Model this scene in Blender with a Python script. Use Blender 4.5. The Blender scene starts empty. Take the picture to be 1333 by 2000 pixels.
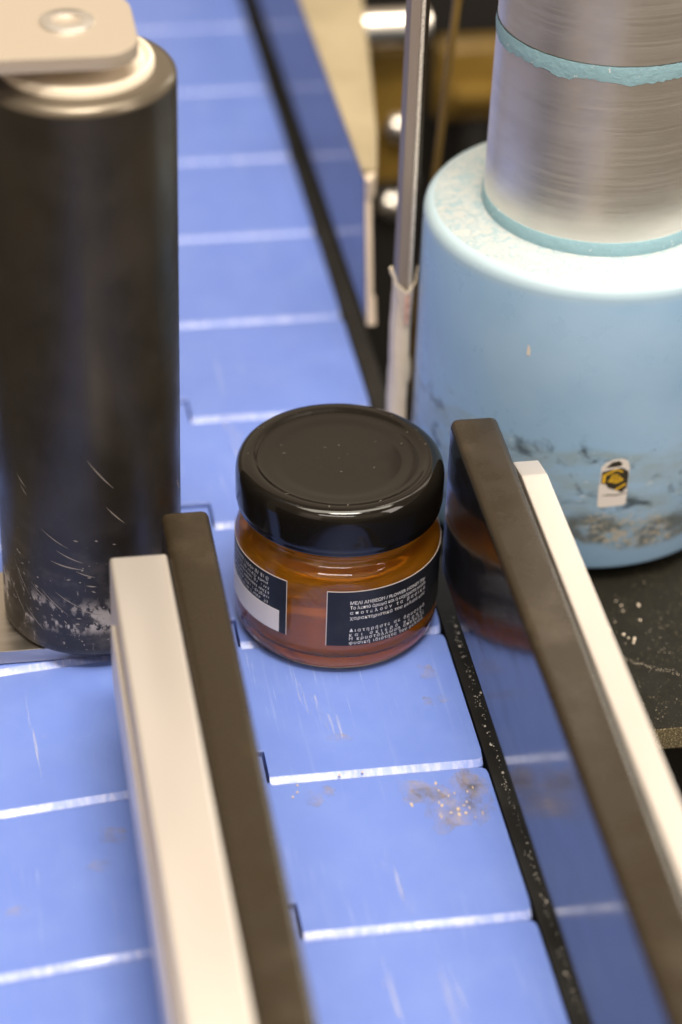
import bpy, bmesh, math, random
from mathutils import Vector, Matrix
from math import radians as R, sin, cos, pi

MM = 0.001                      # everything below is written in millimetres
sc = bpy.context.scene
col = sc.collection

# ------------------------------------------------------------------ camera
cam = bpy.data.cameras.new('camera')
cam_o = bpy.data.objects.new('camera', cam); col.objects.link(cam_o)
def cam_axes(pitch, yaw, roll):
    f = Vector((sin(yaw)*cos(pitch), cos(yaw)*cos(pitch), -sin(pitch)))
    r = Vector((cos(yaw), -sin(yaw), 0)); u = r.cross(f)
    return cos(roll)*r + sin(roll)*u, -sin(roll)*r + cos(roll)*u, f
cr, cu, cf = cam_axes(R(34.9828), R(10.55487), R(1.9916))
cpos = Vector((-51.757, -372.783, 293.888))
m = Matrix((cr, cu, -cf)).transposed().to_4x4(); m.translation = cpos*MM
cam_o.matrix_world = m
cam.sensor_fit = 'VERTICAL'; cam.sensor_height = 36; cam.lens = 5083.41/2000*36
cam.clip_start = 0.02; cam.clip_end = 50
cam.dof.use_dof = True
cam.dof.focus_distance = (Vector((20, -6, 26))*MM - cpos*MM).dot(cf)
cam.dof.aperture_fstop = 9.0
cam.dof.aperture_blades = 9
sc.camera = cam_o

# ------------------------------------------------------------------ light
sc.view_settings.view_transform = 'Standard'
sc.view_settings.look = 'None'
sc.view_settings.exposure = -0.03
sc.view_settings.gamma = 1.0
w = bpy.data.worlds.new('World'); sc.world = w; w.use_nodes = True
bg = w.node_tree.nodes['Background']
bg.inputs['Color'].default_value = (1.0, 0.80, 0.58, 1)
bg.inputs['Strength'].default_value = 0.23
def area(name, loc, target, sx, sy, power, colour):
    l = bpy.data.lights.new(name, 'AREA'); l.shape = 'RECTANGLE'
    l.size = sx*MM; l.size_y = sy*MM; l.energy = power; l.color = colour
    o = bpy.data.objects.new(name, l); col.objects.link(o)
    o.location = Vector(loc)*MM
    d = (Vector(target)-Vector(loc)).normalized()
    o.rotation_euler = d.to_track_quat('-Z', 'Y').to_euler()
    return o
area('ceiling_lamp', (40, -60, 1000), (20, 10, 0), 1000, 330, 9.8, (1.0, 0.91, 0.76))
area('fill_panel', (60, 950, 720), (20, 60, 0), 2200, 900, 2.7, (1.0, 0.79, 0.57))  # soft area light standing in for the unseen warm ceiling ahead
area('ceiling_spot', (40, -300, 980), (20, 10, 0), 340, 120, 8.0, (1.0, 0.92, 0.80))
area('ceiling_lamp', (-150, -750, 900), (20, 10, 0), 620, 130, 3.5, (1.0, 0.92, 0.82))
area('fill_panel', (-60, -950, 820), (20, 20, 40), 1900, 620, 1.9, (1.0, 0.80, 0.58))  # unseen fill added behind the camera to brighten the metal shaft
area('side_fill', (-620, -760, 420), (10, 20, 40), 420, 520, .5, (1.0, 0.80, 0.66))  # unseen weak fill added behind camera left, warms shaft and black roller
area('side_fill', (650, 480, 330), (-20, 20, 60), 260, 420, 3.0, (.95, 0.92, 0.80))  # unseen light added at right rear for the black roller's edge highlight
area('ceiling_lamp', (620, -420, 520), (40, 20, 20), 260, 420, 2.6, (1.0, 0.90, 0.80))

sc.cycles.use_denoising = True
sc.cycles.sample_clamp_indirect = 6.0
sc.cycles.max_bounces = 14; sc.cycles.transmission_bounces = 14
sc.cycles.glossy_bounces = 6; sc.cycles.blur_glossy = 0.3

# ------------------------------------------------------------------ materials
def mat(name, color=(.5,.5,.5), rough=.5, metal=0, spec=.5, **kw):
    m = bpy.data.materials.new(name); m.use_nodes = True
    b = m.node_tree.nodes['Principled BSDF']
    b.inputs['Base Color'].default_value = (*color, 1)
    b.inputs['Roughness'].default_value = rough
    b.inputs['Metallic'].default_value = metal
    b.inputs['Specular IOR Level'].default_value = spec
    for k, v in kw.items():
        b.inputs[k.replace('_', ' ')].default_value = v
    return m
class N:
    """small node-graph helper"""
    def __init__(s, m): s.t = m.node_tree; s.b = s.t.nodes['Principled BSDF']
    def new(s, ty, **kw):
        n = s.t.nodes.new(ty)
        for k, v in kw.items(): setattr(n, k, v)
        return n
    def link(s, a, b): s.t.links.new(a, b)
    def coords(s, kind='Object'):
        if kind == 'World': return s.new('ShaderNodeNewGeometry').outputs['Position']
        return s.new('ShaderNodeTexCoord').outputs[kind]
    def mapped(s, src, scale=(1,1,1), rot=(0,0,0), loc=(0,0,0)):
        n = s.new('ShaderNodeMapping'); n.inputs['Scale'].default_value = scale
        n.inputs['Rotation'].default_value = rot; n.inputs['Location'].default_value = loc
        s.link(src, n.inputs['Vector']); return n.outputs['Vector']
    def noise(s, vec, scale, detail=4, rough=.55, dist=0):
        n = s.new('ShaderNodeTexNoise'); n.inputs['Scale'].default_value = scale
        n.inputs['Detail'].default_value = detail; n.inputs['Roughness'].default_value = rough
        n.inputs['Distortion'].default_value = dist
        s.link(vec, n.inputs['Vector']); return n.outputs['Fac']
    def ramp(s, fac, a, b, va=0., vb=1.):
        n = s.new('ShaderNodeMapRange'); n.clamp = True; n.interpolation_type = 'SMOOTHSTEP'
        n.inputs['From Min'].default_value = a; n.inputs['From Max'].default_value = b
        n.inputs['To Min'].default_value = va; n.inputs['To Max'].default_value = vb
        s.link(fac, n.inputs['Value']); return n.outputs['Result']
    def math(s, op, a, b=None):
        n = s.new('ShaderNodeMath', operation=op)
        for i, v in enumerate((a, b)):
            if v is None: continue
            if isinstance(v, (int, float)): n.inputs[i].default_value = v
            else: s.link(v, n.inputs[i])
        return n.outputs[0]
    def mix(s, fac, a, b):
        n = s.new('ShaderNodeMix', data_type='RGBA')
        if isinstance(fac, (int, float)): n.inputs['Factor'].default_value = fac
        else: s.link(fac, n.inputs['Factor'])
        for i, v in (('A', a), ('B', b)):
            sock = [x for x in n.inputs if x.name == i and x.type == 'RGBA'][0]
            if isinstance(v, tuple): sock.default_value = (*v, 1)
            else: s.link(v, sock)
        return [x for x in n.outputs if x.type == 'RGBA'][0]
    def color(s, c): s.link(c, s.b.inputs['Base Color'])
    def rough(s, r): s.link(r, s.b.inputs['Roughness'])
    def bump(s, h, strength=.3, dist=.0002):
        n = s.new('ShaderNodeBump'); n.inputs['Strength'].default_value = strength
        n.inputs['Distance'].default_value = dist
        s.link(h, n.inputs['Height']); s.link(n.outputs['Normal'], s.b.inputs['Normal'])
    def sep(s, v):
        n = s.new('ShaderNodeSeparateXYZ'); s.link(v, n.inputs[0]); return n.outputs

# blue chain plastic: worn lengthways, so fine pale streaks run along Y
M_blue = mat('blue_acetal', (.26, .35, .76), .34, spec=.6)
n = N(M_blue); v = n.coords('World')
streak = n.noise(n.mapped(v, (2600, 60, 10)), 1.0, 3, .6)
streak2 = n.noise(n.mapped(v, (700, 24, 10), loc=(3, 1, 0)), 1.0, 3, .6)
patch = n.noise(v, 30, 3)
patch2 = n.noise(v, 95, 4, .6)
s1 = n.math('MULTIPLY', n.ramp(streak, .60, .78), n.ramp(patch, .45, .66))
s2 = n.math('MULTIPLY', n.ramp(streak2, .56, .80), n.ramp(patch, .40, .68))
c = n.mix(n.ramp(patch2, .35, .75, 0, .30), (.145, .225, .62), (.205, .295, .67))
c = n.mix(n.math('MULTIPLY', s1, .55), c, (.62, .66, .80))
c = n.mix(n.math('MULTIPLY', s2, .30), c, (.55, .60, .80))
grime = n.ramp(n.noise(n.mapped(v, (150, 110, 10), loc=(7, 2, 0)), 1.0, 4, .6), .70, .80, 0, .5)
c = n.mix(grime, c, (.30, .31, .36))
n.color(c); n.rough(n.ramp(n.noise(v, 220, 4, .6), .3, .7, .30, .42))
n.bump(n.math('ADD', streak, n.noise(v, 900, 2)), .10, .00005)
M_blue_edge = mat('blue_acetal_edge_highlight', (.50, .54, .80), .22, spec=.55)  # paler blue paints a highlight band onto the near chamfers
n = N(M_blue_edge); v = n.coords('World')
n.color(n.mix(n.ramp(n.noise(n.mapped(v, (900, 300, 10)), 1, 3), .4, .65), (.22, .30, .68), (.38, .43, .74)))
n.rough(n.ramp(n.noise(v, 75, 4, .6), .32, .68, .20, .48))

def black_plastic(name, base, r0, r1, spec=.5, worn=.0):
    m = mat(name, base, r0, spec=spec); n = N(m); v = n.coords('World')
    n.rough(n.ramp(n.noise(v, 120, 4, .6), .3, .7, r0, r1))
    sp = n.ramp(n.noise(v, 55, 4, .6), .5, .8, 0, worn)  # paler blotches; on the rail bars they paint in soft reflections
    n.color(n.mix(sp, base, tuple(min(1, x*2.2+.01) for x in base)))
    n.bump(n.noise(v, 1500, 2), .06, .00004)
    return m
M_rail = black_plastic('rail_black_plastic', (.026, .018, .010), .20, .38, .45, .7)
M_rail_face = mat('rail_polished_face', (.016, .015, .016), .05, spec=.8)
n = N(M_rail_face); v = n.coords('World')
n.rough(n.ramp(n.noise(n.mapped(v, (100, 60, 300)), 1, 3), .35, .7, .11, .22))
n.bump(n.noise(n.mapped(v, (60, 35, 420)), 1, 3), .22, .0001)
M_wear = black_plastic('wear_strip_black', (.012, .011, .010), .35, .5, .4, .6)
M_lid = mat('lid_black_lacquer', (.008, .0065, .005),   .09, spec=.36, Coat_Weight=.15, Coat_Roughness=.05)
n = N(M_lid); v = n.coords('Object')
n.rough(n.ramp(n.noise(v, 300, 4), .35, .7, .08, .17))
n.bump(n.noise(v, 160, 3), .05, .0001)

def brushed(name, color, rough, aniso_scale, amt=.12):
    m = mat(name, color, rough, metal=1); n = N(m); v = n.coords('Object')
    f = n.noise(n.mapped(v, aniso_scale), 1, 4, .65)
    n.rough(n.ramp(f, .3, .7, rough-.08, rough+.10))
    n.color(n.mix(n.ramp(f, .3, .7), tuple(x*(1-amt) for x in color), color))
    n.bump(f, .03, .00003)
    return m
M_alu = mat('matte_aluminium', (.76, .70, .655), .46, metal=.85)
n = N(M_alu); v = n.coords('World')
n.rough(n.ramp(n.noise(n.mapped(v, (60, 12, 60)), 1, 2), .3, .7, .44, .50))
M_alu_plate = brushed('aluminium_plate', (.86, .82, .77), .40, (30, 700, 700))
M_shaft = mat('turned_aluminium', (.86, .83, .80), .30, metal=1)
n = N(M_shaft); v = n.coords('Object'); xyz = n.sep(v)
ring = n.noise(n.mapped(v, (18, 18, 2600)), 1, 4, .65)
blot = n.noise(n.mapped(v, (60, 60, 220)), 1, 4, .6)
n.rough(n.ramp(ring, .3, .7, .40, .48))
n.color(n.mix(n.ramp(blot, .38, .62), (.84, .80, .76), (.92, .88, .84)))
M_steel = mat('satin_steel', (.27, .225, .20), .5)
n = N(M_steel); v = n.coords('Object')
n.rough(n.ramp(n.noise(n.mapped(v, (300, 300, 40)), 1, 4), .3, .7, .45, .6))
M_steel_plate = brushed('steel_plate', (.66, .61, .56), .38, (30, 500, 500))
M_edge = mat('bright_worn_edge', (.85, .80, .74), .4, metal=.2)
n = N(M_edge); v = n.coords('Object')
n.color(n.mix(n.ramp(n.noise(v, 4500, 2), .40, .50), (.30, .25, .21), (.92, .86, .78)))
n.bump(n.noise(v, 4500, 2), .5, .0001)
M_paper = mat('cream_paper', (.86, .76, .62), .45)
n = N(M_paper); v = n.coords('Object')
n.color(n.mix(n.ramp(n.noise(v, 300, 3), .3, .7), (.90, .78, .60), (.82, .69, .50)))
M_web = mat('pinkish_tape', (.74, .42, .32), .6)
n = N(M_web); v = n.coords('Object')
ch = n.new('ShaderNodeTexChecker'); ch.inputs['Scale'].default_value = 850
n.link(v, ch.inputs['Vector'])
n.color(n.mix(ch.outputs['Fac'], (.80, .52, .42), (.62, .34, .26)))
M_film = mat('clear_film', (.80, .70, .64), .25, Alpha=.65)
M_beige = mat('beige_sheet', (.46, .38, .26), .42, spec=.4)
n = N(M_beige); v = n.coords('World')
n.color(n.mix(n.ramp(n.noise(v, 40, 4), .3, .7), (.38, .31, .20), (.30, .245, .155)))
M_beige_edge = mat('beige_edge', (.74, .60, .46), .45)
M_sheet_face = mat('belt_reflection_face', (.010, .018, .10), .06, spec=.34)  # blue in the base colour paints in the belt's reflection
n = N(M_sheet_face); v = n.coords('World')
sm = n.math('MULTIPLY', n.ramp(n.noise(n.mapped(v, (50, 60, 160)), 1, 5, .7), .58, .72), .5)
n.color(n.mix(sm, (.010, .018, .10), (.09, .11, .22)))
n.rough(n.ramp(n.noise(v, 80, 3), .3, .7, .05, .14))
M_table = mat('machine_table_black', (.014, .013, .010), .45)
n = N(M_table); v = n.coords('World')
gr = n.ramp(n.noise(v, 3800, 2, .5), .66, .74); pt = n.ramp(n.noise(v, 60, 3), .40, .62, .15, 1)
n.color(n.mix(n.math('MULTIPLY', gr, pt), (.009, .008, .005), (.30, .25, .14)))
n.rough(n.ramp(n.noise(v, 200, 4), .3, .7, .6, .8)); n.bump(n.noise(v, 3000, 2), .35, .0001); n.b.inputs['Specular IOR Level'].default_value = .18
M_table_edge = mat('machine_table_edge', (.10, .085, .05), .45)
n = N(M_table_edge); v = n.coords('World')
n.color(n.mix(n.ramp(n.noise(v, 3500, 2), .50, .66), (.10, .082, .045), (.50, .42, .26)))
M_void = mat('dark_housing', (.012, .010, .008), .6)
M_brass = mat('brassy_brown_paint', (.30, .19, .045), .42)
n = N(M_brass); v = n.coords('World')
n.color(n.mix(n.ramp(n.noise(v, 60, 3), .3, .7), (.24, .145, .025), (.14, .082, .014)))
M_chrome = mat('bright_zinc', (.95, .88, .80), .30, metal=1)
M_bracket = mat('cream_anodised', (.56, .48, .39), .34, metal=.5)
M_cream = mat('cream_ring', (.84, .74, .60), .4)
M_white_print = mat('white_print', (.80, .77, .74), .55)
M_label = mat('label_black_paper', (.018, .019, .024), .36, spec=.35)
n = N(M_label); v = n.coords('Object')
n.color(n.mix(n.ramp(n.noise(v, 160, 4), .35, .7), (.016, .017, .023), (.030, .031, .036)))
M_label_edge = mat('label_paper_edge', (.62, .54, .47), .6)
M_white_panel = mat('white_label_panel', (.80, .74, .71), .45)
M_glass = mat('clear_glass', (1, .99, .97), 0.0, Transmission_Weight=1.0, IOR=1.5)
M_honey = mat('amber_honey', (.85, .33, .015), 0.0, Transmission_Weight=.64, IOR=1.49)
n = N(M_honey)
va = n.new('ShaderNodeVolumeAbsorption'); va.inputs['Color'].default_value = (.92, .57, .05, 1)
va.inputs['Density'].default_value = 26
n.link(va.outputs[0], n.t.nodes['Material Output'].inputs['Volume'])
M_label_back = mat('label_paper_back', (.62, .54, .44), .6)

# the black press roller: chalky scuffs near its foot
M_roller = mat('black_roller_sleeve', (.026, .021, .015), .36, spec=.55)
n = N(M_roller); v = n.coords('Object'); z = n.sep(v)[2]
low = n.ramp(z, .004, .034, 1, 0)
foot = n.math('MULTIPLY', n.ramp(z, .0045, .007), n.ramp(z, .009, .014, 1, 0))
fl = n.noise(n.mapped(v, (700, 700, 420)), 1, 5, .7)
fl2 = n.noise(n.mapped(v, (190, 190, 150), loc=(4, 2, 0)), 1, 3, .6)
fl3 = n.noise(v, 900, 3, .6)
chalk = n.math('MULTIPLY', foot, n.math('MULTIPLY', n.ramp(fl2, .47, .54), n.ramp(fl, .44, .50)))
drips = n.math('MULTIPLY', n.ramp(z, .006, .022, 1, 0), n.ramp(n.noise(n.mapped(v, (900, 900, 260)), 1, 4, .7), .62, .70))
specks = n.math('MULTIPLY', low, n.ramp(fl3, .68, .73, 0, .7))
haze = n.math('MULTIPLY', low, n.ramp(n.noise(n.mapped(v, (160, 160, 240), rot=(0, .5, 0)), 1, 4, .6), .48, .75, 0, .16))
k = n.math('MAXIMUM', n.math('MAXIMUM', chalk, n.math('MULTIPLY', drips, .7)), n.math('MAXIMUM', specks, haze))
base = n.mix(n.ramp(n.noise(v, 60, 4), .35, .7), (.017, .0135, .009), (.030, .024, .016))
n.color(n.mix(k, base, (.46, .41, .36)))
n.rough(n.ramp(n.noise(v, 140, 4), .3, .7, .32, .46))
n.bump(n.noise(v, 800, 3), .10, .0001)

M_rim = mat('worn_polished_rim', (.14, .115, .085), .28, metal=.5)

# the pale blue foam roller with its grimy lower band
M_foam = mat('pale_blue_urethane', (.40, .56, .70), .30, spec=.5)
n = N(M_foam); v = n.coords('Object'); xyz = n.sep(v); z = xyz[2]
wob = n.math('MULTIPLY', n.math('SUBTRACT', n.noise(n.mapped(v, (45, 45, 45)), 1, 3), .5), .012)
zz = n.math('ADD', z, wob)
c = n.mix(n.ramp(n.noise(v, 40, 3), .35, .7), (.29, .475, .71), (.345, .52, .75))
band1 = n.math('MULTIPLY', n.ramp(zz, .0285, .0265), n.ramp(zz, .0045, .0065))    # greasy film
c = n.mix(n.math('MULTIPLY', band1, n.ramp(n.noise(n.mapped(v, (120, 120, 320)), 1, 5, .6), .30, .72, .10, .75)), c, (.28, .36, .39))
dark = n.math('MULTIPLY', n.math('MULTIPLY', n.ramp(zz, .0335, .026), n.ramp(zz, .008, .012)),
              n.ramp(n.noise(n.mapped(v, (150, 150, 230), loc=(1.7, .4, 0)), 1, 5, .6, .5), .53, .70, 0, .85))
c = n.mix(dark, c, (.035, .05, .065))
band2 = n.math('MULTIPLY', n.ramp(zz, .0135, .0105), n.ramp(zz, .0045, .0065))
c = n.mix(n.math('MULTIPLY', band2, n.ramp(n.noise(n.mapped(v, (260, 260, 380)), 1, 4, .6), .38, .56, .1, .85)), c, (.12, .13, .12))
fk = n.noise(n.mapped(v, (900, 900, 1500)), 1, 3, .6)
flake = n.math('MULTIPLY', n.math('MULTIPLY', n.ramp(zz, .0150, .0110), n.ramp(zz, .0045, .0065)), n.math('MULTIPLY', n.ramp(fk, .50, .58), n.ramp(n.noise(v, 110, 3), .38, .56)))
c = n.mix(n.math('MULTIPLY', flake, .8), c, (.52, .47, .38))
top = n.ramp(z, .0585, .0622)
c = n.mix(top, c, (.44, .57, .65))
fl = n.math('MULTIPLY', band1, n.ramp(n.noise(n.mapped(v, (420, 420, 2600)), 1, 2), .69, .73, 0, .8))
c = n.mix(fl, c, (.78, .82, .82))
n.color(c); n.rough(n.ramp(n.noise(v, 160, 4), .3, .7, .26, .40))
n.bump(n.math('ADD', n.noise(v, 500, 3), n.math('MULTIPLY', flake, 2.0)), .12, .0002)
M_foam_top = mat('worn_foam_end', (.80, .86, .87), .55)
n = N(M_foam_top); v = n.coords('Object')
sw = n.noise(v, 520, 5, .65, 1.4)
n.color(n.mix(n.ramp(sw, .40, .68), (.50, .53, .53), (.31, .44, .50)))
n.bump(sw, .8, .0006)
M_foam_lip = mat('blue_grey_residue', (.28, .46, .54), .6)
n = N(M_foam_lip); v = n.coords('Object')
n.color(n.mix(n.ramp(n.noise(v, 900, 3), .66, .72), (.27, .45, .53), (.70, .76, .78)))
n.bump(n.noise(v, 700, 3), .6, .0003)
M_st_black = mat('sticker_black', (.035, .030, .022), .45)
M_st_yellow = mat('sticker_yellow', (.78, .47, .03), .45)
M_st_white = mat('sticker_white', (.74, .69, .66), .55)
M_crumb = mat('cream_crumbs', (.80, .68, .54), .6)
M_wax = mat('tan_wax', (.55, .43, .32), .6)
M_scuff = mat('pale_scuff', (.27, .235, .20), .6)
M_dust = mat('white_dust', (.55, .51, .46), .7)
M_residue = mat('sticky_residue', (.42, .38, .36), .35)
n = N(M_residue); v = n.coords('World')
n.link(n.ramp(n.noise(n.mapped(v, (260, 150, 1)), 1, 6, .72), .36, .78, 0, .55), n.b.inputs['Alpha'])
n.color(n.mix(n.ramp(n.noise(v, 300, 3), .4, .6), (.36, .32, .29), (.58, .47, .36)))
M_wearmark = mat('pale_wear_mark', (.62, .65, .82), .45)
n = N(M_wearmark); v = n.coords('World')
n.link(n.ramp(n.noise(n.mapped(v, (1500, 70, 1)), 1, 4, .65), .46, .72, 0, .55), n.b.inputs['Alpha'])

# ------------------------------------------------------------------ builders
def finish(name, bm, m, parent=None, loc=(0, 0, 0), smooth=40, wn=False):
    me = bpy.data.meshes.new(name)
    bmesh.ops.scale(bm, vec=(MM, MM, MM), verts=bm.verts)
    bm.to_mesh(me); bm.free()
    for x in (m if isinstance(m, (list, tuple)) else [m]): me.materials.append(x)
    if smooth:
        for p in me.polygons: p.use_smooth = True
        me.set_sharp_from_angle(angle=R(smooth))
    o = bpy.data.objects.new(name, me); col.objects.link(o)
    o.location = Vector(loc)*MM
    if parent: o.parent = parent
    if wn:
        w_ = o.modifiers.new('weighted_normals', 'WEIGHTED_NORMAL'); w_.mode = 'FACE_AREA'; w_.weight = 100; w_.keep_sharp = True
    return o
def thing(name, label, cat, loc=(0, 0, 0), group=None):
    o = bpy.data.objects.new(name, None); col.objects.link(o)
    o.location = Vector(loc)*MM; o.empty_display_size = .005
    return tag(o, label, cat, group)
def tag(o, label, cat=None, group=None, kind=None):
    o['label'] = label
    if cat: o['category'] = cat
    if group: o['group'] = group
    if kind: o['kind'] = kind
    return o
def bm_box(x0, x1, y0, y1, z0, z1, bev=0, seg=3, bm=None):
    b = bmesh.new()
    vs = [b.verts.new((x, y, z)) for z in (z0, z1) for y in (y0, y1) for x in (x0, x1)]
    for f in ((0,2,3,1), (4,5,7,6), (0,1,5,4), (1,3,7,5), (3,2,6,7), (2,0,4,6)):
        b.faces.new([vs[i] for i in f])
    if bev: bmesh.ops.bevel(b, geom=b.edges[:], offset=bev, segments=seg, profile=.5, affect='EDGES')
    if bm is None: return b
    me = bpy.data.meshes.new('tmp'); b.to_mesh(me); b.free(); bm.from_mesh(me); bpy.data.meshes.remove(me)
    return bm
def bm_lathe(prof, seg=96, bm=None, mats=None):
    b = bm or bmesh.new(); rings = []
    for r, z in prof:
        if r < 1e-6: rings.append([b.verts.new((0, 0, z))])
        else: rings.append([b.verts.new((r*cos(2*pi*i/seg), r*sin(2*pi*i/seg), z)) for i in range(seg)])
    for j in range(len(rings)-1):
        a, c = rings[j], rings[j+1]
        for i in range(seg):
            k = (i+1) % seg
            if len(a) == 1 and len(c) == 1: continue
            if len(a) == 1: f = b.faces.new((a[0], c[k], c[i]))
            elif len(c) == 1: f = b.faces.new((a[i], a[k], c[0]))
            else: f = b.faces.new((a[i], a[k], c[k], c[i]))
            if mats: f.material_index = mats[j]
    return b
def bm_prism(outline, z0, z1, bev=0, seg=2):
    b = bmesh.new()
    vs = [b.verts.new((x, y, z0)) for x, y in outline]
    f = b.faces.new(vs); 
    if f.normal.z > 0: f.normal_flip()
    r = bmesh.ops.extrude_face_region(b, geom=[f])
    for g in r['geom']:
        if isinstance(g, bmesh.types.BMVert): g.co.z = z1
    bmesh.ops.recalc_face_normals(b, faces=b.faces)
    if bev:
        es = [e for e in b.edges if all(abs(v.co.z-z1) < 1e-5 for v in e.verts)]
        bmesh.ops.bevel(b, geom=es, offset=bev, segments=seg, profile=.5, affect='EDGES')
    return b
def smoothstep_fillet(p0, p1, n=5):
    pass
def wrap(bm, Rr, flip=False):
    """(u, v, w): u along the arc in mm (0 = -Y side), v height, w outwards"""
    for v in bm.verts:
        a = -pi/2 + v.co.x/Rr
        r = Rr + v.co.z
        v.co = Vector((r*cos(a), r*sin(a), v.co.y))
def arc_u(deg, Rr): return R(deg+90)*Rr

# ------------------------------------------------------------------ surroundings (setting)
fl = finish('floor', bm_box(-400, 500, -420, 420, -190, -180), M_void, wn=True); tag(fl, 'dark floor deep under the conveyor', kind='structure')
bp = finish('rear_wall', bm_box(30, 300, 352, 358, -179, 120), M_void, wn=True); tag(bp, 'dark wall of the machine far behind the blue roller', kind='structure')

# machine table under the foam roller
tb = thing('machine_table', 'black speckled metal machine table under the pale blue roller', 'table', (100, 40, -6))
b = bm_box(-55.5, 80, -66, 30, -5, 0, .35, 2)
for f in b.faces:
    if f.normal.y < -.6: f.material_index = 1
finish('table_top', b, [M_table, M_table_edge], tb, wn=True)
b = bm_box(-40, 70, -40, 28, -168, -5.2); finish('cabinet', b, M_void, tb, wn=True)

# ------------------------------------------------------------------ conveyor chain
P = 38.1
belt = thing('conveyor_belt', 'blue plastic plate conveyor chain running between the guide rails', 'conveyor belt', (0, 0, 0))
def plate_mesh():
    HX = -22.4; g = .1
    b = bmesh.new()
    def strip(stations, near, far, caps):
        """loft one wing of the plate along x; near/far = (width, drop) of the edge chamfers"""
        rows = []
        for x, y0, y1 in stations:
            nw, nd = near; fw, fd = far
            pts = [(y0, -4), (y0, -nd), (y0+nw*.45, -nd*.46), (y0+nw, 0), (y1-fw, 0), (y1, -fd), (y1, -4)]
            rows.append([b.verts.new((x, y, z)) for y, z in pts])
        for i in range(len(rows)-1):
            for j in range(6):
                f = b.faces.new((rows[i][j], rows[i+1][j], rows[i+1][j+1], rows[i][j+1]))
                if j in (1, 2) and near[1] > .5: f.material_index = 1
        if caps[0]: b.faces.new(rows[0])
        if caps[1]: b.faces.new(rows[-1][::-1])
    strip([(0, g, P-g), (12, g, P-g), (24, g, P-g), (36.4, g, P-g), (37.0, g+.2, P-g-.15), (37.4, g+.7, P-g-.5), (37.6, g+2.4, P-g-1.6)], (1.3, .75), (.85, .62), (1, 1))
    strip([(-80, g-.108*57.6, P-g-.108*57.6), (-50, g-.108*27.6, P-g-.108*27.6), (HX, g, P-g)], (1.3, .75), (.85, .62), (1, 1))
    strip([(HX, 8.4, P-g), (0, 8.4, P-g)], (.25, .25), (.01, .01), (0, 0))
    strip([(HX+.6, P-g, P+7.2), (-.6, P-g, P+7.2)], (.01, .01), (.3, .3), (1, 1))
    bmesh.ops.recalc_face_normals(b, faces=b.faces)
    for f in b.faces:                      # tops must look up
        f.normal_update()
        if f.normal.z < -.3: f.normal_flip()
    return b
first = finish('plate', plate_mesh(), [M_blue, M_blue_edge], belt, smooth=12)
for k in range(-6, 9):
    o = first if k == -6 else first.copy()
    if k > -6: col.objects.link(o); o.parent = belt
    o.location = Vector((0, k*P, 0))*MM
st = finish('wear_strip', bm_box(38.2, 42.2, -250, 340, -5, -.7, .25, 2), M_wear, wn=True)
tag(st, 'black plastic wear strip running along the right edge of the blue belt', 'wear strip')
bedf = finish('conveyor_bed', bm_box(-80, 37.5, -250, 345, -12, -4.4), M_wear, wn=True)
tag(bedf, 'black conveyor bed under the blue plates, seen through the notches', kind='structure')

# ------------------------------------------------------------------ near guide rails
gr = thing('guide_rail', 'right guide rail, dark bar with silver backing, its polished face mirroring the jar', 'guide rail', (44, -90, 0), 'guide rails along the belt')
b = bm_box(-5.7, 3.0, -110, 98.2, 8, 41.8, 1.5, 4)
for f in b.faces:
    if f.normal.x < -.95: f.material_index = 1
finish('dark_bar', b, [M_rail, M_rail_face], gr, wn=True)
out = [(-110, 20), (85.5, 20), (85.5, 40.0), (79, 41.4), (-110, 41.4)]
b = bmesh.new()
for x in (4.35, 9.8): pass
def extr_x(outline, x0, x1, bev=.4):
    b = bmesh.new()
    vs = [b.verts.new((x0, y, z)) for y, z in outline]
    f = b.faces.new(vs); r = bmesh.ops.extrude_face_region(b, geom=[f])
    for g in r['geom']:
        if isinstance(g, bmesh.types.BMVert): g.co.x = x1
    bmesh.ops.recalc_face_normals(b, faces=b.faces)
    if bev: bmesh.ops.bevel(b, geom=b.edges[:], offset=bev, segments=2, profile=.5, affect='EDGES')
    return b
finish('silver_bar', extr_x(out, 3.12, 7.9), M_alu, gr, wn=True)
gl = thing('guide_rail', 'left guide rail, dark bar with wide silver bar, starting at the black roller', 'guide rail', (-11, -90, 0), 'guide rails along the belt')
b = bm_box(-4.4, 3.8, -110, 80.8, 8, 38, 1.3, 4); finish('dark_bar', b, M_rail, gl, wn=True)
b = bm_box(-14.3, -4.55, -110, 69, 20, 37.8, .7, 3); finish('silver_bar', b, M_alu, gl, wn=True)
b = bm_box(-15.3, -14.4, -110, 56, 22, 33.5, .3, 2); finish('backing_strip', b, M_alu, gl, wn=True)

# ------------------------------------------------------------------ black press roller on its bracket
rx, ry = -25.9, 12.25
br = thing('bracket_plate', 'flat aluminium bracket plate under the black roller, close over the blue belt', 'bracket', (rx, ry, .35), 'bracket plates of the black roller')
def stadium(xl, r, y=0, n=20, rc=None):
    pts = [(xl, -r)]
    pts += [(r*sin(pi*i/n), -r*cos(pi*i/n)) for i in range(n+1)]
    pts.append((xl, r)); return pts
finish('plate', bm_prism(stadium(-60, 12.2), 0, 2.7, .25), M_steel_plate, br, wn=True)
finish('turned_groove', bm_lathe([(17.4, 2.92), (18.0, 3.05), (18.8, 3.0), (19.4, 2.92)], 96), M_edge, br) if False else None
pr = thing('press_roller', 'tall black press roller with scuffed foot at the left of the belt', 'roller', (rx, ry, 3.15))
prof = [(0, 0), (15.2, 0), (15.8, .25), (16.2, .9), (16.25, 2), (16.25, 60), (16.25, 106.9), (0, 106.9)]
finish('sleeve', bm_lathe(prof, 128), M_roller, pr)
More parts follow.
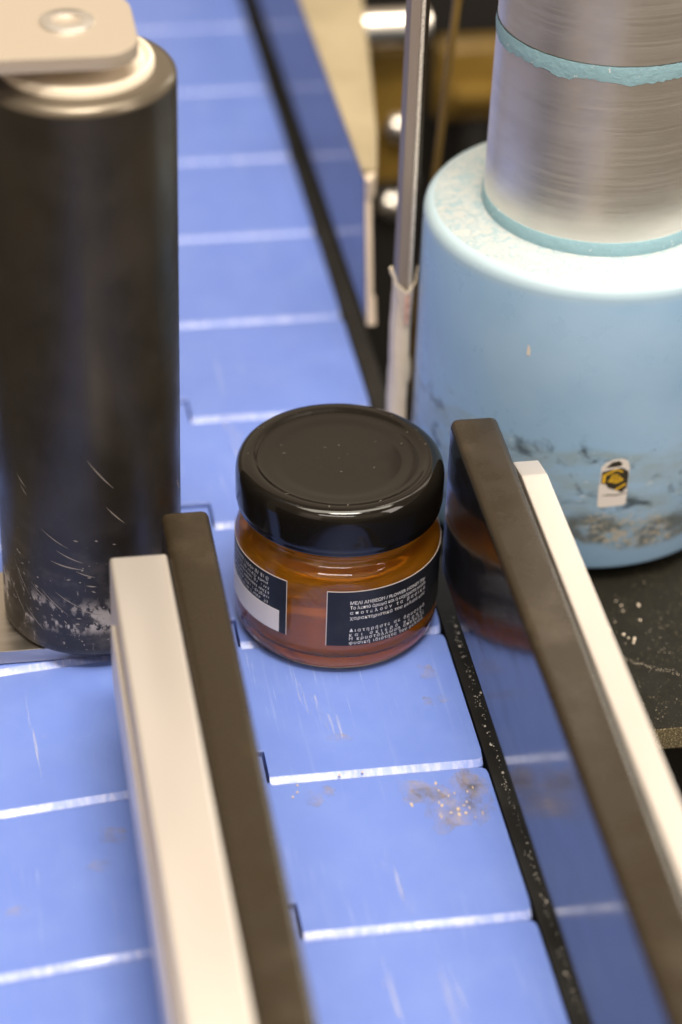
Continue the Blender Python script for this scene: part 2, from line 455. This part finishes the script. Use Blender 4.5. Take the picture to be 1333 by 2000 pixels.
finish('rim', bm_lathe([(16.25, 106.92), (16.15, 107.4), (15.8, 107.9), (15.2, 108.3), (14.5, 108.55), (13.6, 108.6), (0, 108.6)], 128), M_rim, pr)
finish('bearing_cap', bm_lathe([(12.7, 108.55), (12.7, 109.6), (12.4, 110.1), (11.9, 110.2), (11.2, 109.4), (9, 109.3), (0, 109.3)], 96), M_cream, pr)
random.seed(5)
b = bmesh.new()
def scratch(bm, u, v, L, ang, wd, Rr, w0=.03, curve=.0, taper=True):
    n = 6; prev = None
    for i in range(n+1):
        t = i/n; du = L*t*cos(ang); dv = L*t*sin(ang) - curve*L*t*(1-t)
        h = wd*(sin(pi*min(max(t, .06), .94)) if taper else 1)*.5
        a = -pi/2
        pts = []
        for s in (-1, 1):
            uu = u+du - s*h*sin(ang); vv = v+dv + s*h*cos(ang)
            aa = a + uu/Rr; pts.append(bm.verts.new(((Rr+w0)*cos(aa), (Rr+w0)*sin(aa), vv)))
        if prev: bm.faces.new((prev[0], pts[0], pts[1], prev[1]))
        prev = pts
for (d0, z0, L, an, wd) in [(-144, 41, 3.6, -.75, .35), (-141, 39, 2.6, -.85, .3), (-126, 31.4, 7, -.55, .28), (-116, 27.5, 6.2, -.42, .35), (-104, 23.5, 4.2, -.36, .4),
        (-136, 18.8, 6, -.62, .28), (-128, 18.2, 8, -.72, .3), (-118, 18.4, 6.5, -.55, .3), (-103, 15.2, 5, -.30, .4), (-152, 22, 9, -1.0, .25), (-155, 16, 8, -.95, .3), (-142, 13, 7, -.75, .28),
        (-120, 25.0, 7, -.18, .5), (-98, 20.5, 2.2, -.15, .5), (-95, 47, 9, -.95, .3), (-84, 37, 6, -.9, .3)]:
    scratch(b, arc_u(d0, 16.25), z0-4.3, L*.85, an, wd*.62, 16.25, curve=.12)
for i in range(46):
    d0 = random.uniform(-160, -80); z0 = random.triangular(6, 34, 12)
    scratch(b, arc_u(d0, 16.25), z0-4.3, random.uniform(.3, .9), random.uniform(-.9, .4), random.uniform(.15, .4), 16.25)
for i in range(5):
    scratch(b, arc_u(-24+i*1.2, 16.25), 30.5-i*.5, random.uniform(.7, 1.4), random.uniform(-.9, -.3), .3, 16.25)
tag(finish('scratches', b, M_scuff, pr, smooth=0), 'pale slanting scratches near the foot of the roller', kind='stuff')
tp = thing('bracket_plate', 'cream anodised bracket plate with a round screw on top of the black roller', 'bracket', (rx, ry, 114.6), 'bracket plates of the black roller')
def rounded_end(xl, xr, r, rc, n=8):
    p = [(xl, -r)]
    p += [(xr-rc+rc*sin(pi/2*i/n), -r+rc-rc*cos(pi/2*i/n)) for i in range(n+1)]
    p += [(xr-rc+rc*cos(pi/2*i/n), r-rc+rc*sin(pi/2*i/n)) for i in range(n+1)]
    p.append((xl, r)); return p
finish('plate', bm_prism(rounded_end(-60, 9.6, 12.2, 6.5), 1.7, 4.2, .5), M_bracket, tp, wn=True)
finish('spacer', bm_lathe([(5.5, -.1), (5.5, 1.7)], 48), M_alu, tp)
scw = finish('screw', bm_lathe([(4.5, 4.22), (4.4, 4.5), (3.9, 4.75), (2.4, 4.7), (2.1, 3.6), (0, 3.5)], 40), M_alu_plate, tp, loc=(-1.2, .8, 0))

# ------------------------------------------------------------------ pale blue foam roller
bx, by = 74.4, 51.3
fr = thing('foam_roller', 'large pale blue labelling roller with a grimy foot behind the right rail', 'roller', (bx, by, -3))
RB = 32.7
prof = [(0, 0), (31.6, 0), (32.4, .4), (32.7, 1.3), (32.7, 20), (32.7, 40), (32.7, 60.2), (32.45, 61.4), (31.8, 62.3), (30.8, 62.8), (21.4, 63.2), (20, 63.2)]
finish('sleeve', bm_lathe(prof, 160, mats=[0]*9+[1]*2), [M_foam, M_foam_top], fr)
prof = [(21.6, 62.9), (21.75, 63.6), (21.7, 65.3), (21.5, 65.9), (21.2, 66)]
finish('lip', bm_lathe(prof, 128), M_foam_lip, fr)
shaft = finish('shaft', bm_lathe([(21.2, 60), (21.45, 66.1), (21.3, 80), (21.05, 98.2), (20.7, 98.5), (20.7, 100.6), (21.0, 100.9), (20.8, 125), (20.6, 170), (0, 170)], 128), M_shaft, fr)
# ragged ring of blue residue in the groove of the shaft
b = bmesh.new(); seg = 260; ra, rb_ = [], []
random.seed(3); jag = 0
for i in range(seg):
    a = 2*pi*i/seg; jag = .6*jag + random.uniform(-.5, .5)
    rr = 21.16
    ra.append((b.verts.new((rr*cos(a), rr*sin(a), 100.75+.1*random.random())), b.verts.new(((rr+.12)*cos(a), (rr+.12)*sin(a), 99.3))))
    rb_.append(b.verts.new((rr*cos(a), rr*sin(a), 97.7+jag*.55+.3*sin(9*a))))
for i in range(seg):
    k = (i+1) % seg
    b.faces.new((ra[i][1], ra[k][1], ra[k][0], ra[i][0])); b.faces.new((rb_[i], rb_[k], ra[k][1], ra[i][1]))
finish('residue_ring', b, M_foam_lip, fr)

# sticker remnant on the roller
stk = thing('sticker', 'torn white sticker with a yellow hexagon bee emblem on the blue roller', 'sticker', (bx, by, -3))
def flat(polys, w=0.0):
    b = bmesh.new()
    for poly in polys:
        b.faces.new([b.verts.new((x, y, w)) for x, y in poly])
    return b
def wrapped(name, polys, m, parent, Rr, w, cuts=2):
    b = flat(polys, w)
    bmesh.ops.triangulate(b, faces=b.faces)
    bmesh.ops.subdivide_edges(b, edges=b.edges[:], cuts=cuts, use_grid_fill=True)
    wrap(b, Rr); bmesh.ops.recalc_face_normals(b, faces=b.faces)
    o = finish(name, b, m, parent); return o
def place(poly, u0, v0): return [(x+u0, y+v0) for x, y in poly]
u0, v0 = arc_u(-91.6, RB), 15.0       # lower middle of the sticker
paper = [(-2.8, .2), (-2.2, -.1), (2.4, .25), (2.75, .8), (2.8, 9), (2.3, 10.4), (1.2, 11.0), (-.4, 10.9), (-1.9, 10.2), (-2.75, 9.2), (-2.7, 5.2), (-2.9, 5.0)]
wrapped('paper', [place(paper, u0, v0)], M_st_white, stk, RB, .05)
blk = [(-2.5, 5.5), (-1.6, 5.3), (-1.0, 4.4), (.2, 4.0), (.9, 3.7), (1.3, 3.35), (1.9, 3.3), (2.2, 3.9), (2.6, 4.2), (2.72, 7.0), (2.1, 7.3), (2.6, 8.0), (1.3, 8.4), (1.4, 8.9), (-.9, 8.6), (-2.5, 8.1)]
wrapped('black_print', [place(blk, u0, v0), place([(-1.9, 9.0), (1.0, 9.3), (1.3, 9.9), (.6, 10.5), (-.7, 10.3)], u0, v0)], M_st_black, stk, RB, .08)
hexa = []
def band(a, c, wd):
    d = Vector((c[0]-a[0], c[1]-a[1])).normalized()*wd/2; nx, ny = -d.y, d.x
    return [(a[0]+nx, a[1]+ny), (a[0]-nx, a[1]-ny), (c[0]-nx, c[1]-ny), (c[0]+nx, c[1]+ny)]
hexa += [band((-2.0, 5.6), (-2.0, 7.5), .55), band((-2.05, 7.3), (0.2, 8.6), .42), band((.2, 8.55), (1.5, 8.0), .35), band((.4, 3.95), (2.3, 5.2), .4)]
bee = [[(-1.3, 5.85), (-.6, 5.75), (0.1, 5.5), (.45, 5.45), (1.0, 5.7), (1.9, 6.2), (1.3, 6.6), (1.1, 7.0), (-.7, 7.05), (-.8, 6.6)],
       [(-.95, 7.2), (1.0, 7.25), (.5, 7.5), (-.4, 7.5)]]
wrapped('yellow_print', [place(p, u0, v0) for p in hexa+bee], M_st_yellow, stk, RB, .11)
wrapped('stripes', [place(p, u0, v0) for p in [band((-.55, 6.55), (1.15, 6.6), .1), band((-.7, 6.25), (1.3, 6.28), .1), band((-.3, 5.95), (.9, 5.98), .09), band((-.45, 6.82), (.9, 6.85), .08)]], M_st_black, stk, RB, .14)
wrapped('tear', [place([(-2.4, 2.6), (-.9, 2.7), (.6, 2.55), (2.75, 3.05), (2.75, 3.2), (.6, 2.8), (-1.0, 2.95)], u0, v0)], M_st_black, stk, RB, .08)
ch = thing('sticker', 'small plain white paper scrap on the clean upper side of the blue roller', 'sticker', (bx, by, -3))
wrapped('paper', [place([(-.35, -.8), (.35, -.9), (.4, .5), (.05, .7), (0, 1.5), (-.2, 1.4), (-.35, .4)], arc_u(-123.7, RB), 47.5)], M_st_white, ch, RB, .06)

# ------------------------------------------------------------------ peel bar and its paper sleeve
pb = thing('peel_bar', 'upright steel bar with a bright worn edge left of the blue roller', 'bar', (40.4, 64, -.65))
finish('bar', bm_box(-1.3, .58, -2, 3, 0, 190, .08, 2), M_steel, pb, wn=True)
finish('worn_edge', bm_box(.66, 1.36, -2.25, 2.4, 0, 190, .1, 2), M_edge, pb, wn=True)
finish('dark_side', bm_box(1.4, 2.45, -.6, 3.0, 0, 190, .15, 2), M_rail, pb, wn=True)
sl = thing('paper_wrap', 'cream paper wrapped around the foot of the upright steel bar', 'paper', (40.4, 64, -.65))
b = bmesh.new()
nz = 26
ring0 = [(-1.75, 2.8), (-1.75, -1.6), (-1.45, -2.35), (-.75, -2.75), (-.45, -3.15), (1.25, -3.2), (1.65, -2.7), (1.75, -1.2), (1.75, 2.8)]
rows = []
for i in range(nz+1):
    z = 37.5*i/nz; t = max(0, (z-30)/7.5); row = []
    for j, (x, y) in enumerate(ring0):
        wv = .10*sin(z*.42+j) + .06*sin(z*1.1+2*j)
        row.append(b.verts.new((x*(.84-.06*t)+wv*.6 + (.35 if 6 <= j <= 7 and 17 < z < 22 else 0), y, z)))
    rows.append(row)
for i in range(nz):
    for j in range(len(ring0)-1): b.faces.new((rows[i][j], rows[i][j+1], rows[i+1][j+1], rows[i+1][j]))
bmesh.ops.recalc_face_normals(b, faces=b.faces)
bmesh.ops.solidify(b, geom=b.faces[:], thickness=-.12)
finish('wrap', b, M_paper, sl)
b = bmesh.new()
def rod(bm, p0, p1, r0, r1, n=8):
    p0, p1 = Vector(p0), Vector(p1); d = (p1-p0).normalized()
    a = d.orthogonal().normalized(); c = d.cross(a); q = []
    for p, r in ((p0, r0), (p1, r1)): q.append([bm.verts.new(p+a*r*cos(2*pi*i/n)+c*r*sin(2*pi*i/n)) for i in range(n)])
    for i in range(n): bm.faces.new((q[0][i], q[0][(i+1) % n], q[1][(i+1) % n], q[1][i]))
    bm.faces.new(q[0][::-1]); bm.faces.new(q[1])
rod(b, (-3.1, -2.9, 43.2), (-2.9, -2.9, 42.2), .34, .42); rod(b, (-2.9, -2.9, 42.2), (-1.7, -3.1, 39.2), .40, .22)
rod(b, (-1.7, -3.1, 39.2), (.2, -3.4, 37.4), .22, .2); rod(b, (2.3, -2.6, 43.0), (1.9, -2.9, 39.6), .12, .2); rod(b, (1.9, -2.9, 39.6), (.5, -3.4, 37.6), .2, .2)
finish('frayed_end', b, M_paper, sl)
b = bmesh.new()
vs = [b.verts.new(q) for q in ((-2.3, -3.0, 40.4), (-1.5, -3.2, 39.0), (.2, -3.45, 37.4), (1.5, -3.2, 38.8), (1.2, -3.4, 33.0), (.3, -3.5, 30.2), (-.5, -3.35, 31.6), (-1.2, -3.2, 35.2))]
b.faces.new(vs); bmesh.ops.triangulate(b, faces=b.faces); bmesh.ops.solidify(b, geom=b.faces[:], thickness=.1); finish('film', b, M_film, sl, smooth=0)
finish('tape', bm_box(-.15, .75, -3.75, -3.58, 30.4, 37.0, .05, 1), M_web, sl)

# ------------------------------------------------------------------ far sheet guide
fg = thing('sheet_guide', 'far bent sheet guide with beige flange and glossy blue reflecting side', 'guide', (40, 100, 0))
def skew_end(bm):
    for v in bm.verts:
        if v.co.y < 20: v.co.y += (v.co.z-9)*.285
    return bm
finish('side_face', skew_end(bm_box(0, .9, -1.2, 240, 8.2, 37.6)), M_sheet_face, fg, smooth=0)
finish('flange', bm_prism([(-.1, 8), (3.2, 9), (6.2, 26), (10.9, 62), (15.2, 97), (33, 240), (-.1, 240)], 37.7, 38.9, .3), M_beige, fg, wn=True)
finish('flange_fold', bm_box(-.25, 1.6, 8, 240, 38.8, 39.4, .25, 2), M_beige, fg, wn=True)
finish('end_edge', skew_end(bm_box(.15, 1.6, -1.9, -.6, 7.6, 33, .3, 2)), M_beige_edge, fg, wn=True)
finish('corner_tab', bm_prism([(.9, 4.6), (3.1, 9), (.2, 9), (.2, 5.4)], 33, 38.2, .3), M_beige_edge, fg, wn=True)
b = bmesh.new(); rod(b, (1.2, -1.6, 7.2), (1.5, .2, 13), 1.1, .7, 12); finish('foot', b, M_beige_edge, fg)

# ------------------------------------------------------------------ out-of-focus machinery behind
bk = thing('machine_bracket', 'blurred brown bracket plate with bolts behind the upright steel bar', 'bracket', (62, 203, 0))
finish('plate', bm_box(-9, 7.2, 0, 5, -15, 20.5, .8, 2), M_brass, bk, wn=True)
for zz_ in (.5, -21.0):
    bo = finish('bolt', bm_lathe([(3.6, 0), (3.6, .6), (3.1, 2.2), (1.8, 3.4), (0, 3.8)], 32), M_chrome, bk, loc=(4.2 if zz_ > 0 else 3.2, 0, zz_))
    bo.rotation_euler = (R(90), 0, 0)
finish('lower_plate', bm_box(-12, 11, .6, 5, -120, -15.3, .5, 2), M_void, bk, wn=True)
rd = thing('cross_rod', 'blurred bright cross rod far behind the sheet guide', 'rod', (62, 200, 29))
b = bmesh.new(); rod(b, (-6.5, 0, 0), (10, 0, 0), 4.6, 4.6, 32); finish('rod', b, M_chrome, rd)
b = bmesh.new(); rod(b, (-6.2, 12, -8), (10, 12, -8), 4, 4, 24); finish('spacer_rod', b, M_void, rd)
bk2 = thing('machine_bracket', 'blurred yellow brown block in the gap beside the metal shaft', 'bracket', (112, 330, -50))
finish('block', bm_box(-8, 20, 0, 8, -13, 12, 2.5, 3), M_brass, bk2)
finish('ledge', bm_box(-4, 16, -6, -.1, -4, -1, .8, 2), M_brass, bk2)
finish('support', bm_box(2, 10, 2, 8, -129, -13.1, .6, 2), M_void, bk2)
ps = thing('brass_strip', 'thin leaning brassy strip between the upright bar and the blue roller', 'strip', (55, 105, 40))
b = bm_box(-.8, .8, -.6, .6, -70, 60, .2, 2)
for v in b.verts: v.co.x += .065*v.co.z
finish('strip', b, M_brass, ps, wn=True)

# ------------------------------------------------------------------ the honey jar
jx, jy, RJ = 18.7, 7.8, 18.75
jar = thing('honey_jar', 'small jar of amber honey with black lid and black labels on the belt', 'jar', (jx, jy, .05))
outer = [(0, .9), (12, .9), (14.2, .25), (15.6, 0), (16.6, .25), (17.6, .9), (18.35, 2.1), (18.68, 3.6), (18.75, 5.5), (18.75, 19.2), (18.68, 20.0), (18.45, 20.8), (18.05, 21.5), (17.5, 22.1), (16.9, 22.55), (16.45, 23.05), (16.35, 23.6), (16.55, 24.1), (16.95, 24.4), (17.1, 24.8), (16.95, 25.25), (16.5, 25.6), (16.3, 26.2), (16.3, 32.6), (15.8, 33.2)]
inner = [(14.9, 33.2), (14.8, 32.4), (14.8, 25), (14.9, 23.2), (15.6, 22.0), (16.8, 20.8), (17.3, 19.6), (17.4, 18), (17.4, 5.6), (17.0, 4.0), (15.6, 2.9), (12, 2.5), (0, 2.4)]
finish('glass', bm_lathe(outer+inner, 128), M_glass, jar, smooth=60)
hon = [(0, 2.36), (12, 2.46), (15.64, 2.85), (17.06, 3.95), (17.46, 5.6), (17.46, 18), (17.36, 19.6), (16.86, 20.8), (15.66, 22.0), (14.96, 23.2), (14.86, 25), (14.86, 30), (14.4, 29.7), (0, 29.7)]
b = bm_lathe(hon, 96); bmesh.ops.recalc_face_normals(b, faces=b.faces)
finish('honey', b, M_honey, jar, smooth=60)
lid = [(0, 34.55), (6, 34.55), (10.8, 34.58), (11.6, 34.62), (12.3, 34.72), (13.0, 34.80), (13.8, 34.83), (14.6, 34.88), (15.0, 35.0), (15.45, 35.27), (15.8, 35.37), (16.2, 35.41), (16.9, 35.38), (17.6, 35.1), (18.2, 34.55), (18.6, 33.7), (18.78, 32.6), (18.8, 31),
       (18.8, 28.2), (18.7, 27.3), (18.5, 26.9), (18.55, 26.6), (18.4, 26.2), (18.0, 26.1), (17.6, 26.4), (17.5, 27.2), (17.5, 33.3), (0, 33.35)]
finish('lid', bm_lathe(lid, 160), M_lid, jar, smooth=50)
# dust and nicks on the lid
random.seed(11); b = bmesh.new()
for i in range(26):
    a = random.uniform(0, 2*pi); r = random.choice([random.uniform(15.4, 17.2), random.uniform(14.8, 16.6), 15*random.random()**.5])
    zt = 35.46 if r > 15.2 else (35.0 if r > 14 else (34.88 if r > 11.6 else 34.65))
    x, y = r*cos(a), r*sin(a); L = random.uniform(.08, .34); t = random.uniform(-.2, 1.2); wd = random.uniform(.02, .045)
    d = Vector((cos(t), sin(t), 0))*L; q = Vector((-sin(t), cos(t), 0))*wd; c0 = Vector((x, y, zt))
    b.faces.new([b.verts.new(c0+s) for s in (-d-q, d-q, d+q, -d+q)])
b.faces.new([b.verts.new(q) for q in ((8.0, 9.6, 34.68), (8.4, 9.6, 34.68), (8.5, 9.2, 34.68), (8.1, 9.15, 34.68))])
tag(finish('dust', b, M_scuff, jar, smooth=0), 'tiny pale dust nicks scattered over the black lid', kind='stuff')
# labels
def label_strip(name, d0, d1, z0, z1, w, m, n=48, th=.06):
    b = bmesh.new(); g = []
    for i in range(n+1):
        u = arc_u(d0+(d1-d0)*i/n, RJ)
        g.append([b.verts.new((u, z, ww)) for z, ww in ((z0, w), (z1, w), (z1, w-th), (z0, w-th))])
    for i in range(n):
        for j in range(4):
            k = (j+1) % 4
            f = b.faces.new((g[i][j], g[i+1][j], g[i+1][k], g[i][k]))
            if j == 1: f.material_index = 1
            if j == 2: f.material_index = 2
    for e in (g[0], g[-1][::-1]): b.faces.new(e).material_index = 1
    bmesh.ops.recalc_face_normals(b, faces=b.faces); wrap(b, RJ)
    return b
def label_edge(d0, d1, z0, z1, parent):
    b = bmesh.new()
    for (a0, a1, y0, y1) in ((d0, d1, z1-.16, z1+.02), (d0-.25, d0+.25, z0, z1), (d1-.25, d1+.25, z0, z1)):
        n = 40 if a1-a0 > 2 else 1; pv = None
        for i in range(n+1):
            u = arc_u(a0+(a1-a0)*i/n, RJ); c = [b.verts.new((u, y0, .115)), b.verts.new((u, y1, .115))]
            if pv: b.faces.new((pv[0], c[0], c[1], pv[1]))
            pv = c
    wrap(b, RJ); return finish('border', b, M_label_edge, parent, smooth=0)
L1 = finish('label', label_strip('label', -105, 8, 6.9, 18.95, .1, 0), [M_label, M_label_edge, M_label_back], jar)
L1['label'] = 'black front label with white Greek honey text'
label_edge(-105, 8, 6.9, 18.95, L1)
L2 = finish('label', label_strip('label', -232, -128, 7.4, 19.4, .1, 0), [M_label, M_label_edge, M_label_back], jar)
L2['label'] = 'black side label with slanted small print over a white panel'
label_edge(-232, -128, 7.4, 19.4, L2)
finish('white_panel', label_strip('p', -226, -132.6, 7.45, 12.2, .13, 0, th=.03), [M_white_panel, M_white_panel, M_white_panel], L2)
# small print, too fine to read in the photograph: rows of leaning strokes
random.seed(21); b = bmesh.new()
for row, (zc, h) in enumerate(((18.1, .85), (17.0, .62), (16.0, .62), (15.0, .62), (14.0, .62), (12.95, .62))):
    d = -222.0
    while d < -140.3:
        wd = random.choice((.35, .5, .7)); 
        if random.random() < .86:
            u = arc_u(d, RJ); uw = wd*RJ*pi/180*.55; hh = h*random.choice((.75, .8, 1.0)); s = .12
            b.faces.new([b.verts.new(q) for q in ((u, zc-hh/2, .14), (u+uw, zc-hh/2, .14), (u+uw+s, zc+hh/2, .14), (u+s, zc+hh/2, .14))])
            if random.random() < .5:
                q0 = zc+hh/2*random.choice((-1, 1, .1))
                b.faces.new([b.verts.new(q) for q in ((u, q0-.05, .14), (u+.26, q0-.05, .14), (u+.26, q0+.05, .14), (u, q0+.05, .14))])
        d += wd*2.0
wrap(b, RJ); tag(finish('small_print', b, M_white_print, L2, smooth=0), 'rows of tiny white print on the side label', kind='stuff')
# readable text
dg = None
def text_bm(body, size, bold, space=1.0):
    cu_ = bpy.data.curves.new('t', 'FONT'); cu_.body = body; cu_.size = size; cu_.offset = bold*.6
    cu_.space_character = space; cu_.resolution_u = 2
    o = bpy.data.objects.new('t', cu_); col.objects.link(o)
    bpy.context.view_layer.update()
    me = bpy.data.meshes.new_from_object(o.evaluated_get(bpy.context.evaluated_depsgraph_get()))
    bpy.data.objects.remove(o); bpy.data.curves.remove(cu_)
    b = bmesh.new(); b.from_mesh(me); bpy.data.meshes.remove(me)
    xs = [v.co.x for v in b.verts]
    return b, min(xs), max(xs)
lines = [('ΜΕΛΙ ΑΝΘΕΩΝ / FLOWER HONEY 30gr', 16.05, .030), ('Το λεπτό άρωμα και η ευχάριστη γεύση', 15.0, .022), ('αποτελούν τα βασικά', 13.9, .022), ('χαρακτηριστικά του μελιού μας', 12.75, .022),
         ('Διατηρήστε σε δροσερό', 10.0, .022), ('και σκιερό μέρος.', 9.0, .022), ('Η κρυστάλλωση αποτελεί', 8.15, .022), ('φυσική ιδιότητα του μελιού.', 7.2, .022)]
U0, U1 = arc_u(-92.4, RJ), arc_u(-42.5, RJ)
for body, zb, bold in lines:
    W = U1-U0
    size = 1.0
    b, a, c = text_bm(body, size, bold); nat = c-a; sp = 1.0
    if nat < W:
        b.free(); b, a2, c2 = text_bm(body, size, bold, 2.0); b.free()
        sp = 1+(W-nat)/max(1e-6, (c2-a2)-nat); b, a, c = text_bm(body, size, bold, sp)
    k = W/(c-a)
    for v in b.verts: v.co = Vector((U0+(v.co.x-a)*k, zb+v.co.y, .14))
    wrap(b, RJ); finish('lettering', b, M_white_print, L1, smooth=0)

# ------------------------------------------------------------------ dirt on the belt and table
def splat(bm, cx, cy, rx_, ry_, z, n=14, rot=0):
    c = bm.verts.new((cx, cy, z)); vs = []
    for i in range(n):
        a = 2*pi*i/n; k = random.uniform(.6, 1.15)
        x, y = rx_*k*cos(a), ry_*k*sin(a)
        vs.append(bm.verts.new((cx+x*cos(rot)-y*sin(rot), cy+x*sin(rot)+y*cos(rot), z)))
    for i in range(n): bm.faces.new((c, vs[i], vs[(i+1) % n]))
random.seed(8)
b = bmesh.new()
for (x, y, a, c) in ((30.5, -47, 7, 7.5), (25, -44, 5, 4), (34, -45, 3.4, 6), (27.5, -53, 2.5, 2), (33.5, -42, 2.6, 3), (34, -50, 3, 4), (6.5, -43.2, 2.2, 2.4), (9.5, -41.5, 1.2, 1.8), (32, -20, 2.6, 1.6), (13.5, -28, 3, 1.2), (32.5, -12, 2, 3), (-28, -48, 3, 2), (-31, -55, 2.2, 1.6), (-45, -64, 2, 1.4)):
    splat(b, x, y, a, c, .05)
tag(finish('sticky_residue', b, M_residue, smooth=0), 'grey sticky smears drying on the blue belt plates in front of the jar', 'smear', kind='stuff')
b = bmesh.new()
for i in range(20):
    x = random.gauss(30.5, 2.6); y = random.gauss(-48, 3.2)
    if x > 36.5 or y > -40.5: continue
    splat(b, x, y, random.uniform(.08, .34), random.uniform(.15, .8), .07, 7, random.uniform(-.6, .2))
for (x, y) in ((4.4, -39.6), (3.2, -42.5), (4.1, -41.3), (12, -37.9), (16, -37.6), (33, -45)): splat(b, x, y, .25, .3, .15, 7)
tag(finish('belt_crumbs', b, M_wax, smooth=0), 'cream wax crumbs in a cluster on the belt plate before the jar', 'crumbs', kind='stuff')
b = bmesh.new()
for (x, y, a, c, r) in ((16.5, -63, 1.2, 6, .12), (18, -70, 1.0, 4, .1), (9, -16, .8, 6, .15), (12, -22, .9, 7, .2), (14, -24, .7, 5, .1), (21, -93, 2.0, 10, .1), (-40, -12, .35, 9, .05), (-39, -24, .3, 8, .06), (24, 60, 3, 10, 0), (8, 70, 2, 9, 0), (12, -90, 1.2, 8, .1)):
    splat(b, x, y, a, c, .04, 18, r)
tag(finish('wear_marks', b, M_wearmark, smooth=0), 'pale lengthways wear streaks on the blue belt plates', 'wear marks', kind='stuff')
b = bmesh.new()
for i in range(230):
    y = random.uniform(-105, 5); x = 40.2 + random.gauss(0, .28) + (.3*sin(y*.3))*.3
    r = random.choice((.05, .07, .1, .14)) if random.random() < .97 else .3
    splat(b, x, y, r, r*1.3, -.66, 5)
for i in range(24):
    splat(b, 39.3+random.random()*2, random.uniform(-30, 5), .08, .1, -.66, 5)
tag(finish('strip_dust', b, M_dust, smooth=0), 'line of pale dust lying along the black wear strip', 'dust', kind='stuff')
b = bmesh.new()
for (x, y) in ((66, 8), (69, 8), (71, 3.5), (73.5, 1.5), (75.5, 10), (74, 12), (67.5, 3), (78, 6), (79, 11), (75, 0), (64, 9), (72.3, 5.5)):
    for j in range(random.randint(1, 3)):
        s = random.uniform(.14, .34)
        bmesh.ops.create_icosphere(b, subdivisions=1, radius=s, matrix=Matrix.Translation((x+random.uniform(-.7, .7), y+random.uniform(-1, 1), -6+s*.7)))
for i in range(120):
    splat(b, random.uniform(58, 84), random.uniform(-24, 18), .07, .09, -5.95, 5)
for i in range(60):
    t = i/60; splat(b, 62+20*t+random.gauss(0, .3), 0-12*t+random.gauss(0, .3), .09, .11, -5.95, 5)
tag(finish('table_crumbs', b, M_crumb, smooth=0), 'pale crumbs and dust scattered on the black machine table', 'crumbs', kind='stuff')
